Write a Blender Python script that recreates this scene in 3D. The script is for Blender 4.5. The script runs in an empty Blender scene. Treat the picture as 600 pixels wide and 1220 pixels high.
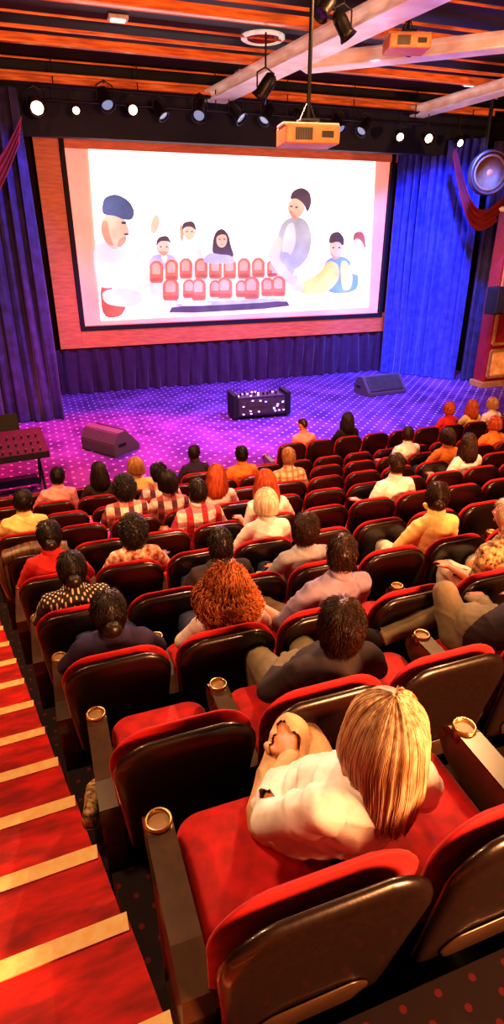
import bpy, bmesh, math, random
import numpy as np
from mathutils import Vector, Matrix, noise
random.seed(11)
PI=math.pi
C=bpy.context.scene.collection
V=Vector
# ------------------------------------------------------------------ camera model
CZ=4.37; FPX=700.0; PSI=math.radians(19.7); TH=math.radians(25.2)
Fw=V((math.sin(PSI)*math.cos(TH),math.cos(PSI)*math.cos(TH),-math.sin(TH)))
Rt=V((math.cos(PSI),-math.sin(PSI),0)); Up=V((math.sin(PSI)*math.sin(TH),math.cos(PSI)*math.sin(TH),math.cos(TH)))
def ray(u,v): return Fw+Rt*((u-300)/FPX)+Up*((610-v)/FPX)
def at_y(u,v,Y):
    d=ray(u,v); return d*(Y/d.y)+V((0,0,CZ))
def at_z(u,v,Z):
    d=ray(u,v); return d*((Z-CZ)/d.z)+V((0,0,CZ))
cd=bpy.data.cameras.new('camera'); cam=bpy.data.objects.new('camera',cd); C.objects.link(cam)
cam.matrix_world=Matrix(((Rt.x,Up.x,-Fw.x,0),(Rt.y,Up.y,-Fw.y,0),(Rt.z,Up.z,-Fw.z,CZ),(0,0,0,1)))
cd.sensor_fit='VERTICAL'; cd.sensor_height=36; cd.lens=FPX/1220*36; cd.clip_start=.02
bpy.context.scene.camera=cam
bpy.context.scene.view_settings.view_transform='Standard'
try: bpy.context.scene.view_settings.look='Medium High Contrast'
except Exception: pass
# ------------------------------------------------------------------ materials
def mat(name,col,rough=.6,metal=0,col2=None,nscale=8,stretch=(1,1,1),bump=0,emit=0,coat=0,sheen=0,spec=.5,ecol=None):
    m=bpy.data.materials.new(name); m.use_nodes=True; nt=m.node_tree; b=nt.nodes['Principled BSDF']
    tc=nt.nodes.new('ShaderNodeTexCoord'); mp=nt.nodes.new('ShaderNodeMapping'); nt.links.new(tc.outputs['Object'],mp.inputs[0]); mp.inputs['Scale'].default_value=stretch
    n=nt.nodes.new('ShaderNodeTexNoise'); n.inputs['Scale'].default_value=nscale; n.inputs['Detail'].default_value=4; nt.links.new(mp.outputs[0],n.inputs['Vector'])
    r=nt.nodes.new('ShaderNodeValToRGB'); r.color_ramp.elements[0].position=.35; r.color_ramp.elements[1].position=.68
    c2=col2 or tuple(c*.72 for c in col)
    r.color_ramp.elements[0].color=(*c2,1); r.color_ramp.elements[1].color=(*col,1)
    nt.links.new(n.outputs[0],r.inputs[0]); nt.links.new(r.outputs[0],b.inputs['Base Color'])
    b.inputs['Roughness'].default_value=rough; b.inputs['Metallic'].default_value=metal
    b.inputs['Specular IOR Level'].default_value=spec
    b.inputs['Coat Weight'].default_value=coat; b.inputs['Sheen Weight'].default_value=sheen
    if emit:
        b.inputs['Emission Strength'].default_value=emit
        if ecol: b.inputs['Emission Color'].default_value=(*ecol,1)
        else: nt.links.new(r.outputs[0],b.inputs['Emission Color'])
    if bump:
        bp=nt.nodes.new('ShaderNodeBump'); bp.inputs['Strength'].default_value=bump; bp.inputs['Distance'].default_value=.01
        nt.links.new(n.outputs[0],bp.inputs['Height']); nt.links.new(bp.outputs[0],b.inputs['Normal'])
    return m
def dotmat(name,base,base2,dot,scale,size,rot=.785,rough=.9,dim=None):
    m=mat(name,base,rough,col2=base2,nscale=1.2); nt=m.node_tree; b=nt.nodes['Principled BSDF']
    src=b.inputs['Base Color'].links[0].from_socket
    tc=nt.nodes.new('ShaderNodeTexCoord'); mp=nt.nodes.new('ShaderNodeMapping'); mp.inputs['Rotation'].default_value=(0,0,rot)
    nt.links.new(tc.outputs['Object'],mp.inputs[0])
    vo=nt.nodes.new('ShaderNodeTexVoronoi'); vo.voronoi_dimensions='2D'; vo.inputs['Scale'].default_value=scale; vo.inputs['Randomness'].default_value=0
    nt.links.new(mp.outputs[0],vo.inputs['Vector'])
    lt=nt.nodes.new('ShaderNodeMath'); lt.operation='LESS_THAN'; lt.inputs[1].default_value=size; nt.links.new(vo.outputs['Distance'],lt.inputs[0])
    mx=nt.nodes.new('ShaderNodeMix'); mx.data_type='RGBA'; nt.links.new(lt.outputs[0],mx.inputs[0]); nt.links.new(src,mx.inputs[6]); mx.inputs[7].default_value=(*dot,1)
    nt.links.new(mx.outputs[2],b.inputs['Base Color']); return m
def plaid(name,c1,c2,c3,sc=9):
    m=mat(name,c1,.9); nt=m.node_tree; b=nt.nodes['Principled BSDF']
    tc=nt.nodes.new('ShaderNodeTexCoord'); sx=nt.nodes.new('ShaderNodeSeparateXYZ'); nt.links.new(tc.outputs['Object'],sx.inputs[0])
    outs=[]
    for ax in (0,2):
        a=nt.nodes.new('ShaderNodeMath'); a.operation='MULTIPLY'; a.inputs[1].default_value=sc*6.28; nt.links.new(sx.outputs[ax],a.inputs[0])
        s=nt.nodes.new('ShaderNodeMath'); s.operation='SINE'; nt.links.new(a.outputs[0],s.inputs[0])
        g=nt.nodes.new('ShaderNodeMath'); g.operation='GREATER_THAN'; g.inputs[1].default_value=.25; nt.links.new(s.outputs[0],g.inputs[0]); outs.append(g)
    m1=nt.nodes.new('ShaderNodeMix'); m1.data_type='RGBA'; m1.inputs[6].default_value=(*c1,1); m1.inputs[7].default_value=(*c2,1); nt.links.new(outs[0].outputs[0],m1.inputs[0])
    m2=nt.nodes.new('ShaderNodeMix'); m2.data_type='RGBA'; m2.inputs[7].default_value=(*c3,1)
    h=nt.nodes.new('ShaderNodeMath'); h.operation='MULTIPLY'; h.inputs[1].default_value=.65; nt.links.new(outs[1].outputs[0],h.inputs[0]); nt.links.new(h.outputs[0],m2.inputs[0])
    nt.links.new(m1.outputs[2],m2.inputs[6]); nt.links.new(m2.outputs[2],b.inputs['Base Color']); return m
M={}
M['shell']=mat('black_seat_shell',(.020,.009,.006),.32,coat=.3,nscale=60,bump=.05)
M['velvet']=mat('red_velvet',(.62,.004,.008),.75,col2=(.34,.002,.005),nscale=14,sheen=.15,bump=.15)
M['arm']=mat('armrest_vinyl',(.07,.036,.018),.28,nscale=20,coat=.4)
M['cup']=mat('cup_holder_metal',(.65,.42,.2),.3,metal=.9)
M['cupin']=mat('cup_holder_liner',(.30,.17,.08),.4)
M['steel']=mat('dark_steel',(.03,.03,.035),.4,metal=.6)
M['stage']=dotmat('stage_carpet',(.20,.06,.34),(.07,.015,.16),(.95,.6,.7),4.2,.12)
M['rowcarpet']=dotmat('row_carpet',(.012,.003,.005),(.008,.002,.003),(.10,.004,.008),12,.13)
M['aisle']=mat('aisle_red_carpet',(.78,.010,.008),.7,col2=(.30,.003,.003),nscale=5,bump=.2,stretch=(1,3,1))
M['nosing']=mat('step_nosing',(1,.74,.34),.5,col2=(1,.58,.2),nscale=20)
M['navycurt']=mat('navy_curtain',(.03,.022,.14),.7,col2=(.012,.007,.05),nscale=5,sheen=.3)
M['bluecurt']=mat('blue_curtain',(.05,.07,.62),.7,col2=(.02,.03,.35),nscale=5,sheen=.3)
M['redcurt']=mat('dark_red_curtain',(.22,.004,.010),.8,nscale=6,sheen=.1)
M['skirt']=mat('purple_skirt_curtain',(.05,.012,.06),.8,nscale=5,sheen=.2)
M['wood']=mat('orange_wood_glow',(.62,.15,.06),.5,col2=(.48,.10,.05),nscale=3,stretch=(1,1,6),emit=.28)  # wood made to glow faintly; light put into the material
M['black']=mat('matt_black',(.008,.008,.012),.7)
M['darkwall']=mat('dark_wall',(.02,.008,.02),.85,nscale=3)
M['navywall']=mat('navy_pelmet',(.008,.015,.04),.7,nscale=3)
M['ceil']=mat('ceiling_dark',(.006,.007,.016),.6,nscale=2)
M['beam']=mat('orange_beam_glow',(.95,.27,.06),.3,col2=(.5,.10,.02),nscale=3,stretch=(.6,6,6),coat=.3,emit=.12)  # lit look of the beams kept bright by emission in the material
M['silver']=mat('pale_beam_glow',(.95,.80,.74),.35,metal=.2,col2=(.75,.5,.42),nscale=2,emit=.16)  # pinkish-white glow put in so the beam stays pale under orange light
M['white']=mat('white_plastic',(.85,.8,.75),.4)
M['gold']=mat('gold_trim',(.95,.5,.12),.35,metal=.4)
M['redpanel']=mat('red_panel',(.40,.02,.02),.5)
M['lens']=mat('lit_lens',(1,.85,.55),.3,emit=9,ecol=(1,.72,.38))
M['glass']=mat('glint_lens',(.1,.16,.3),.15,coat=1,emit=.35,ecol=(.6,.75,1))  # blue-white glint on the unlit lenses painted in as a weak glow
M['pglass']=mat('dark_glass',(.02,.03,.06),.05,coat=1)
M['orangebox']=mat('projector_casing',(.85,.28,.12),.45,col2=(.7,.2,.08))
M['cone']=mat('speaker_cone',(.07,.055,.055),.5)
M['amp']=mat('amp_case',(.03,.02,.06),.35,coat=.4)
M['led']=mat('glint_blue',(.3,.3,1),.4,emit=4)  # blue glints on the equipment case, painted as glowing chips
M['glintp']=mat('glint_violet',(.8,.4,1),.4,emit=3)  # violet glints on the same case, also painted as glow
M['wedge']=mat('grey_wedge_speaker',(.13,.10,.13),.6,bump=.2,nscale=80)
M['rim']=mat('speaker_rim',(.035,.018,.02),.45)
# ------------------------------------------------------------------ mesh helpers
def obj(name,bm,m,parent=None,smooth=False,kind=None):
    me=bpy.data.meshes.new(name); bmesh.ops.recalc_face_normals(bm,faces=bm.faces[:]); bm.to_mesh(me); bm.free()
    if smooth: me.polygons.foreach_set('use_smooth',[True]*len(me.polygons))
    for q in (m if isinstance(m,(list,tuple)) else [m]): me.materials.append(q)
    o=bpy.data.objects.new(name,me); C.objects.link(o)
    if parent: o.parent=parent
    if kind: o['kind']=kind
    return o
def tag(o,label,cat,group=None):
    o['label']=label; o['category']=cat
    if group: o['group']=group
    return o
def empty(name,loc,label,cat,rz=0,group=None):
    o=bpy.data.objects.new(name,None); o.empty_display_size=.1; C.objects.link(o); o.location=loc; o.rotation_euler=(0,0,rz)
    return tag(o,label,cat,group)
def merge(dst,src,mi=None,M4=None):
    if M4 is not None: src.transform(M4)
    if mi is not None:
        for f in src.faces: f.material_index=mi
    me=bpy.data.meshes.new('t'); src.to_mesh(me); src.free(); dst.from_mesh(me); bpy.data.meshes.remove(me)
def box(bm,c,s,bev=0,rot=None,mi=None,seg=2):
    t=bmesh.new(); bmesh.ops.create_cube(t,size=1); bmesh.ops.scale(t,vec=s,verts=t.verts)
    if bev: bmesh.ops.bevel(t,geom=t.edges[:],offset=bev,segments=seg,affect='EDGES',profile=.6)
    m4=Matrix.Translation(c)
    if rot is not None: m4=m4@rot
    merge(bm,t,mi,m4)
def sph(bm,c,s,rot=None,mi=None,seg=16):
    t=bmesh.new(); bmesh.ops.create_uvsphere(t,u_segments=seg,v_segments=max(8,seg*2//3),radius=1); bmesh.ops.scale(t,vec=s,verts=t.verts)
    m4=Matrix.Translation(c)
    if rot is not None: m4=m4@rot
    merge(bm,t,mi,m4)
def loft(bm,rings,caps=True,mi=0):
    vs=[[bm.verts.new(p) for p in r] for r in rings]; n=len(vs[0])
    for a,b in zip(vs,vs[1:]):
        for i in range(n):
            f=bm.faces.new((a[i],a[(i+1)%n],b[(i+1)%n],b[i])); f.material_index=mi
    if caps:
        for r,k in ((vs[0],-1),(vs[-1],1)):
            c=bm.verts.new(sum((v.co for v in r),V())/n)
            for i in range(n):
                f=bm.faces.new((r[i],r[(i+1)%n],c)); f.material_index=mi
def tube(bm,pts,rads,seg=10,rnd=True,mi=0):
    pts=[V(p) for p in pts]
    if isinstance(rads,(int,float)): rads=[rads]*len(pts)
    rads=list(rads)
    tg=[]
    for i in range(len(pts)):
        a=pts[max(0,i-1)]; b=pts[min(len(pts)-1,i+1)]; tg.append((b-a).normalized())
    if rnd:
        pts=[pts[0]-tg[0]*rads[0]*.9,pts[0]-tg[0]*rads[0]*.6]+pts+[pts[-1]+tg[-1]*rads[-1]*.6,pts[-1]+tg[-1]*rads[-1]*.9]
        rads=[rads[0]*.4,rads[0]*.8]+rads+[rads[-1]*.8,rads[-1]*.4]; tg=[tg[0]]*2+tg+[tg[-1]]*2
    n=tg[0].orthogonal().normalized(); rings=[]
    for p,r,t in zip(pts,rads,tg):
        n=(n-t*n.dot(t)).normalized(); b=t.cross(n)
        rings.append([p+(n*math.cos(2*PI*i/seg)+b*math.sin(2*PI*i/seg))*r for i in range(seg)])
    loft(bm,rings,True,mi)
def lathe(bm,prof,M4=None,seg=24,mi=None):
    t=bmesh.new(); rings=[[V((r*math.cos(2*PI*i/seg),r*math.sin(2*PI*i/seg),z)) for i in range(seg)] for r,z in prof]
    loft(t,rings,True); merge(bm,t,mi,M4)
def prism(bm,pts,z0,z1,mi=0):
    a=[bm.verts.new((p[0],p[1],z0)) for p in pts]; b=[bm.verts.new((p[0],p[1],z1)) for p in pts]
    bm.faces.new(a[::-1]); bm.faces.new(b); n=len(pts)
    for i in range(n): bm.faces.new((a[i],a[(i+1)%n],b[(i+1)%n],b[i]))
def rrect(wb,wt,h,rb,rt,n=7):
    pts=[]
    for cx,cz,r,a0 in ((wt/2-rt,h-rt,rt,0),(-wt/2+rt,h-rt,rt,PI/2),(-wb/2+rb,rb,rb,PI),(wb/2-rb,rb,rb,1.5*PI)):
        for i in range(n):
            a=a0+PI/2*i/(n-1); pts.append((cx+r*math.cos(a),cz+r*math.sin(a)))
    return pts
def pillow(bm,out,tf,tb,curve=0,M4=None,mi=None,edge=5):
    t=bmesh.new(); cx=sum(p[0] for p in out)/len(out); cz=sum(p[1] for p in out)/len(out)
    S=[.02,.4,.75,.9,.96,.99]
    def ring(s,y): 
        L=[]
        for x,z in out:
            X=cx+(x-cx)*s; L.append(V((X,y+curve*X*X,cz+(z-cz)*s)))
        return L
    rings=[ring(s,tf*(1-s**edge)**.5) for s in S]+[ring(1,0)]+[ring(s,-tb*(1-s**edge)**.5) for s in S[::-1]]
    loft(t,rings); merge(bm,t,mi,M4)
def rx(a): return Matrix.Rotation(a,4,'X')
def ry(a): return Matrix.Rotation(a,4,'Y')
def rz(a): return Matrix.Rotation(a,4,'Z')
def T(x,y,z): return Matrix.Translation((x,y,z))
def dup(o,parent=None):
    c=o.copy(); C.objects.link(c)
    if parent: c.parent=parent
    for ch in list(o.children): dup(ch,c)
    return c
# ------------------------------------------------------------------ rows
YN=[.81+.85*i for i in range(11)]
TN=[-1.28,-1.58,-1.87,-2.12,-2.34,-2.55,-2.76,-2.97,-3.17,-3.37,-3.37]
FZ=[max(0,CZ+t-1.0) for t in TN]
X0=[.43,.30,.15,.01,-.13,-.27,-.40,-.53,-.66,-.76,4.06]
PITCH=.57
XE=13.6; XL=-3.2; YB=18.9
b=bmesh.new(); box(b,V((5.2,14,-.05)),(XE-XL+1,12,.1)); obj('floor',b,M['stage'],kind='structure')
b=bmesh.new()
def xb(y): return .125-.185*(y-.81)
for i in range(-3,10):
    y0=(YN[0]+.85*i)-.07; 
    if i<0: z=FZ[0]+.3*(-i)
    else: z=FZ[i]
    if z<=.01: continue
    y1=y0+.85
    prism(b,[(xb(y0),y0),(XE,y0),(XE,y1),(xb(y1),y1)],-.05,z)
obj('floor_terraces',b,M['rowcarpet'],kind='structure')
b=bmesh.new(); nb=bmesh.new()
edges=[]
zz=[FZ[0]+.3*(-i) for i in range(-3,0)]+FZ[:10]
for j in range(len(zz)-1):
    i=j-3; y=YN[0]+.85*i+.60; edges.append((y,zz[j])); edges.append((y+.425,(zz[j]+zz[j+1])/2))
prev=edges[0][0]-.45
SK_=.04
def sl(y,x): return (x,y+(x-xb(y))*SK_)
for (y,z) in edges:
    if z>.01:
        prism(b,[sl(prev,XL),sl(prev,xb(prev)),sl(y,xb(y)),sl(y,XL)],-.05,z)
        a1=sl(y,XL); a2=sl(y,xb(y)+.0)
        prism(nb,[(a1[0],a1[1]-.055),(a2[0],a2[1]-.055),(a2[0],a2[1]+.012),(a1[0],a1[1]+.012)],z-.035,z+.008)
    prev=y
obj('floor_steps',b,M['aisle'],kind='structure'); obj('trim_1',nb,M['nosing'],kind='structure')
b=bmesh.new(); box(b,V((XL-.1,8,4)),(.2,23,8.4)); obj('wall_left',b,M['darkwall'],kind='structure')
b=bmesh.new(); box(b,V((XE+.6,8,4)),(.2,23,8.4)); obj('wall_right',b,M['darkwall'],kind='structure')
b=bmesh.new(); box(b,V((5.2,YB+.15,4)),(18,.2,8.4)); obj('wall_back',b,M['darkwall'],kind='structure')
b=bmesh.new(); box(b,V((5.2,-3.4,4)),(18,.2,8.4)); obj('wall_front',b,M['darkwall'],kind='structure')
b=bmesh.new(); box(b,V((5.2,8,8.1)),(18,23,.2)); obj('ceiling',b,M['ceil'],kind='structure')
b=bmesh.new(); box(b,V((5.2,17.35,7.25)),(17,.3,1.45)); obj('wall_pelmet',b,M['navywall'],kind='structure')
# beams
b=bmesh.new()
for y,z,s in ((17.0,7.62,.18),(16.55,7.62,.05),(16.9,7.95,.04),(15.4,7.93,.04),(14.4,7.72,.15),(14.0,7.80,.06),(13.7,7.93,.04),(12.9,7.93,.04),(11.9,7.74,.15),(11.6,7.84,.05),(10.7,7.93,.04),(9.6,7.78,.16)):
    box(b,V((5.2,y,z)),(16.8,s,s),.012)
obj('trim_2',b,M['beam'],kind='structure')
b=bmesh.new()
for x0,y0,x1,y1,w in ((5.1,17,6.0,8.5,.60),(11.0,17,11.3,8.5,.50),(5.9,13.4,9.5,10,.45),(-1.2,17,-1.2,8.5,.3)):
    d=V((x1-x0,y1-y0,0)); L=d.length; r=rz(math.atan2(-d.x,d.y))
    box(b,V(((x0+x1)/2,(y0+y1)/2,7.6)),(w,L,.05),.015,r); box(b,V(((x0+x1)/2,(y0+y1)/2,7.5)),(w*.45,L,.16),.03,r)
    box(b,V(((x0+x1)/2,(y0+y1)/2,7.4)),(w*.95,L,.05),.015,r)
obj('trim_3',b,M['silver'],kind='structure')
# curtains
def curtain(name,label,path,z0,z1,folds,amp,m,swag=None,group=None):
    pts=[V((p[0],p[1],0)) for p in path]; L=[0]
    for a,c in zip(pts,pts[1:]): L.append(L[-1]+(c-a).length)
    N=folds*12; nz=14; bm=bmesh.new(); g=[]
    for i in range(N+1):
        s=L[-1]*i/N; k=0
        while k<len(L)-2 and s>L[k+1]: k+=1
        d=(pts[k+1]-pts[k]).normalized(); p=pts[k]+d*(s-L[k]); nrm=V((-d.y,d.x,0)); col=[]
        for j in range(nz+1):
            t=j/nz; a=2*PI*folds*i/N
            w=amp*(.7+.35*t)*(math.sin(a+.6*math.sin(3*t+i*.05))+.35*math.sin(2.3*a+1.7))*(.8+.8*noise.noise(V((i*.07,0,t))))
            q=p+nrm*w+d*(.3*amp*math.sin(a*1.0+2*t)); q.z=z1+(z0-z1)*t; col.append(bm.verts.new(q))
        g.append(col)
    for i in range(N):
        for j in range(nz): bm.faces.new((g[i][j],g[i+1][j],g[i+1][j+1],g[i][j+1]))
    o=obj(name,bm,m,smooth=True); tag(o,label,'curtain',group); return o
curtain('stage_curtain','tall dark navy pleated curtain left of the screen',[(-3.0,16.2),(-1,16.0),(.38,15.9)],.02,7.2,12,.20,M['navycurt'])
curtain('stage_curtain','bright blue floor-length pleated curtain right of the screen',[(11.25,18.2),(12.2,17.3),(13.0,16.35)],.02,6.9,11,.20,M['bluecurt'])
curtain('stage_curtain','dark blue curtain edge between bright blue curtain and decorated pillar',[(13.12,16.15),(13.45,15.9),(13.9,15.7)],.02,6.8,5,.08,M['navycurt'])
curtain('skirt_curtain','short dark purple pleated curtain below the screen',[(.5,18.5),(11.9,18.5)],.02,1.32,26,.12,M['skirt'])
def swag(label,pa,pb,sag,w0,w1,m):
    bm=bmesh.new(); g=[]
    for i in range(31):
        t=i/30; c=pa.lerp(pb,t); c.z-=sag*math.sin(PI*t)*.9; w=w0+(w1-w0)*t
        col=[]
        for j in range(25):
            s=j/24; col.append(bm.verts.new(c+V((-.25*s*w,-.06*math.sin(s*PI*7)-.05,-w*s))))
        g.append(col)
    for i in range(30):
        for j in range(24): bm.faces.new((g[i][j],g[i+1][j],g[i+1][j+1],g[i][j+1]))
    tag(obj('drape_swag',bm,m,smooth=True),label,'drape')
swag('dark red draped swag above the blue curtain at right',at_y(541,176,15.6),at_y(600,232,15.2),.95,.22,.70,M['redcurt'])
swag('red drape hanging across the top of the navy curtain at left',at_y(26,138,15.3),at_y(-60,205,15.3),.45,.5,1.3,M['redcurt'])
# ------------------------------------------------------------------ screen
YS=18.5
sc=empty('projection_screen',(6.2,YS,4.0),'large wide projection screen in an orange wooden surround showing a film','screen')
sx,sy,sz=sc.location
def zz_(r): return CZ+r*YS
def frame(bm,x0,x1,z0,z1,w,d,yc):
    for c,s in (((x0+w/2,(z0+z1)/2),(w,z1-z0)),((x1-w/2,(z0+z1)/2),(w,z1-z0)),(((x0+x1)/2,z0+w/2),(x1-x0-2*w,w)),(((x0+x1)/2,z1-w/2),(x1-x0-2*w,w))):
        box(bm,V((c[0]-sx,yc-sy,c[1]-sz)),(s[0],d,s[1]),.01)
xa,xc=.036*YS,.655*YS; za,zb=zz_(-.163),zz_(.145)
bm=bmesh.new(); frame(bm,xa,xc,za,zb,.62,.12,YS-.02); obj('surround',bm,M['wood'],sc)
fx0,fx1,fz0,fz1=.070*YS,.612*YS,zz_(-.137),zz_(.130)
bm=bmesh.new(); frame(bm,fx0,fx1,fz0,fz1,.13,.14,YS-.06); obj('black_frame',bm,M['black'],sc)
margin=mat('screen_margin_glow',(1,.46,.36),.8,col2=(1,.34,.26),nscale=.5,emit=.62)
bm=bmesh.new(); box(bm,V(((fx0+fx1)/2-sx,.02,(fz0+fz1)/2-sz)),(fx1-fx0-.1,.03,fz1-fz0-.1)); obj('screen_cloth',bm,margin,sc)
def em(name,c,s=1.0,f=.70,ns=1.4):
    return mat(name,c,.9,col2=tuple(x*f for x in c),nscale=ns,emit=s,spec=0)
def smooth2(p,k=2):
    for _ in range(k):
        q=[]
        for i in range(len(p)):
            a=p[i];b_=p[(i+1)%len(p)]; q+=[(a[0]*.78+b_[0]*.22,a[1]*.78+b_[1]*.22),(a[0]*.22+b_[0]*.78,a[1]*.22+b_[1]*.78)]
        p=q
    return p
def flat(bm,pix,dy):
    vs=[]
    for u,v in pix:
        p=at_y(u,v,YS); vs.append(bm.verts.new((p.x-sx,-dy,p.z-sz)))
    bm.faces.new(vs)
def ell(u,v,a,c,rot=0,n=18):
    return [(u+a*math.cos(t)*math.cos(rot)-c*math.sin(t)*math.sin(rot),v+a*math.cos(t)*math.sin(rot)+c*math.sin(t)*math.cos(rot)) for t in [2*PI*i/n for i in range(n)]]
bm=bmesh.new(); flat(bm,[(104,163),(447,184),(438,366),(120,382)],.0)
pic=obj('projected_picture',bm,em('picture_white',(1,.98,.97),1.4,.93),sc); pic.location=(0,-.03,0)
EC={'navy':(.12,.18,.38),'tan':(1,.68,.54),'sha':(.82,.42,.32),'pale':(.68,.84,1),'white':(1,.95,.97),'brown':(.72,.22,.12),'dbrown':(.48,.15,.10),'grey':(.46,.53,.66),'lgrey':(.72,.80,.94),'dark':(.13,.10,.14),'yel':(1,.68,.22),'blue':(.22,.40,.62),'pink':(1,.74,.70),'peach':(1,.80,.70),'cream':(1,.90,.84),'seatlt':(.95,.45,.30),'mist':(.88,.92,1)}
EM={k:em('picture_'+k,v,.80) for k,v in EC.items()}
cnt=[0]
def fig(name,items,sm=2):
    cnt[0]+=1
    mats=[];bm=bmesh.new()
    for j,(k,pix) in enumerate(items):
        if EM[k] not in mats: mats.append(EM[k])
        flat(bm,smooth2(pix,sm),.004+.003*j+.0005*cnt[0]); bm.faces.ensure_lookup_table(); bm.faces[-1].material_index=mats.index(EM[k])
    o=obj(name,bm,mats,pic)
fig('pictured_ground',[('cream',[(112,300),(200,304),(440,304),(438,366),(121,380)]),('peach',[(165,318),(345,316),(350,366),(160,378)])])
fig('pictured_person',[('dbrown',[(119,332),(150,330),(150,376),(121,380)]),('lgrey',[(112,292),(130,286),(152,296),(172,318),(170,348),(150,340),(118,345),(112,318)]),('pale',[(114,294),(128,289),(140,300),(134,334),(116,338)]),
 ('mist',[(150,316),(166,298),(180,272),(190,264),(184,292),(172,314),(160,328)]),('pale',[(160,322),(174,300),(186,272),(184,292),(172,316)]),('mist',[(118,318),(160,322),(180,340),(176,364),(158,372),(150,350),(128,342)]),
 ('tan',[(121,262),(128,254),(145,256),(151,268),(154,278),(148,284),(146,294),(134,298),(124,288),(119,274)]),('sha',[(121,264),(128,262),(130,280),(136,294),(126,290),(120,276)]),('tan',[(178,274),(180,262),(186,254),(190,262),(187,274),(182,280)]),
 ('sha',[(142,284),(150,281),(150,288),(144,294),(138,294)]),('dark',[(144,264),(150,264),(150,267),(144,267)]),('dark',[(147,278),(153,278),(153,280),(147,280)]),('lgrey',[(120,346),(150,342),(172,350),(168,362),(150,366),(124,362)]),('navy',[(121,246),(124,235),(138,231),(153,239),(160,252),(157,262),(147,262),(136,257),(122,256)])])
fig('pictured_person',[('grey',[(176,314),(182,303),(204,302),(213,314),(210,322),(178,322)]),('white',[(190,304),(200,304),(196,316)]),('tan',ell(194,295,8,10)),('sha',[(187,298),(190,302),(199,303),(201,299),(195,306)]),('dark',ell(191,294,1.3,.8)),('dark',ell(198,294,1.3,.8)),('dark',[(185,294),(187,283),(199,280),(204,291),(199,287),(190,287)])])
fig('pictured_person',[('mist',[(211,312),(215,290),(233,288),(241,312)]),('pale',[(232,292),(240,298),(241,312),(234,312)]),('tan',ell(225,277,7,9)),('sha',[(213,270),(216,266),(219,282),(215,290)]),('dark',ell(222,276,1.2,.8)),('dark',ell(228,276,1.2,.8)),('dark',[(216,276),(217,265),(230,263),(234,276),(228,270),(220,270)])])
fig('pictured_person',[('dark',[(252,304),(253,286),(257,275),(265,272),(272,280),(274,292),(279,306),(268,308)]),('tan',ell(263.5,286,6.5,9)),('dark',[(256,284),(258,276),(266,273),(271,282),(266,279),(260,280)]),('dark',ell(261,285,1.1,.8)),('dark',ell(266.5,285,1.1,.8)),('sha',ell(263.5,291,2,.8)),('grey',[(238,314),(248,300),(260,303),(275,304),(282,314)])])
fig('pictured_person',[('grey',[(336,264),(350,257),(364,262),(371,280),(368,304),(352,322),(336,320),(326,300),(330,280)]),('lgrey',[(340,268),(350,264),(352,290),(342,310),(334,300)]),('grey',[(326,300),(345,300),(352,322),(340,338),(322,330)]),('tan',[(330,280),(338,288),(330,306),(342,322),(354,334),(348,342),(332,328),(317,306),(321,294)]),
 ('tan',ell(352,247,10,13,.15)),('sha',[(343,250),(348,252),(354,262),(346,260)]),('dark',ell(346,246,1.6,1)),('dark',ell(352,247,1.6,1)),('dark',[(344,238),(347,228),(358,223),(368,229),(370,242),(365,254),(361,243),(352,236)])])
fig('pictured_person',[('blue',[(384,314),(398,304),(414,307),(427,328),(424,348),(386,350)]),('yel',[(352,340),(380,326),(390,310),(402,314),(404,332),(390,348),(360,352)]),('yel',[(404,312),(412,310),(420,330),(416,346),(406,346)]),('tan',ell(399,296,8,12)),('sha',[(392,300),(400,308),(405,300),(402,308),(396,310)]),('dark',ell(396,295,1.3,.9)),('dark',ell(403,295,1.3,.9)),('dark',[(390,291),(392,279),(402,275),(409,284),(408,294),(402,287)]),('tan',ell(353,342,8,5)),('tan',ell(349,334,4,7,.4))])
fig('pictured_person',[('pink',[(415,327),(418,298),(434,298),(438,328)]),('tan',ell(427,290,7,10)),('dbrown',[(419,288),(421,276),(433,276),(435,300),(431,288),(424,283)])])
def rr2(u,v,w,h,r=.28):
    a=w*r; return [(u-w/2,v+h/2),(u-w/2,v),(u-w/2,v-h/2+a),(u-w/2+a,v-h/2),(u,v-h/2-.5),(u+w/2-a,v-h/2),(u+w/2,v-h/2+a),(u+w/2,v),(u+w/2,v+h/2),(u,v+h/2)]
for (u,v,w,h) in [(186,324,16,26),(204,322,15,25),(221,320,15,24),(239,320,15,24),(256,320,15,24),(273,320,15,24),(290,320,15,24),(307,319,15,23),(324,320,13,20),(203,345,19,26),(225,344,15,22),(236,345,17,26),(256,344,14,20),(267,343,18,25),(287,344,14,20),(299,343,18,27),(318,342,15,22),(331,341,16,24)]:
    fig('pictured_chair',[('brown',rr2(u,v,w,h)),('seatlt',rr2(u-.5,v-h*.14,w*.62,h*.5)),('dbrown',[(u-w*.42,v+h*.44),(u-w*.42,v+h*.26),(u+w*.42,v+h*.26),(u+w*.42,v+h*.44)])],1)
fig('pictured_table',[('dark',[(200,374),(205,364),(340,357),(345,366)]),('grey',[(206,366),(212,361),(335,354),(340,359)]),('white',[(215,364),(217,361),(250,360),(252,363)])],1)
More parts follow.
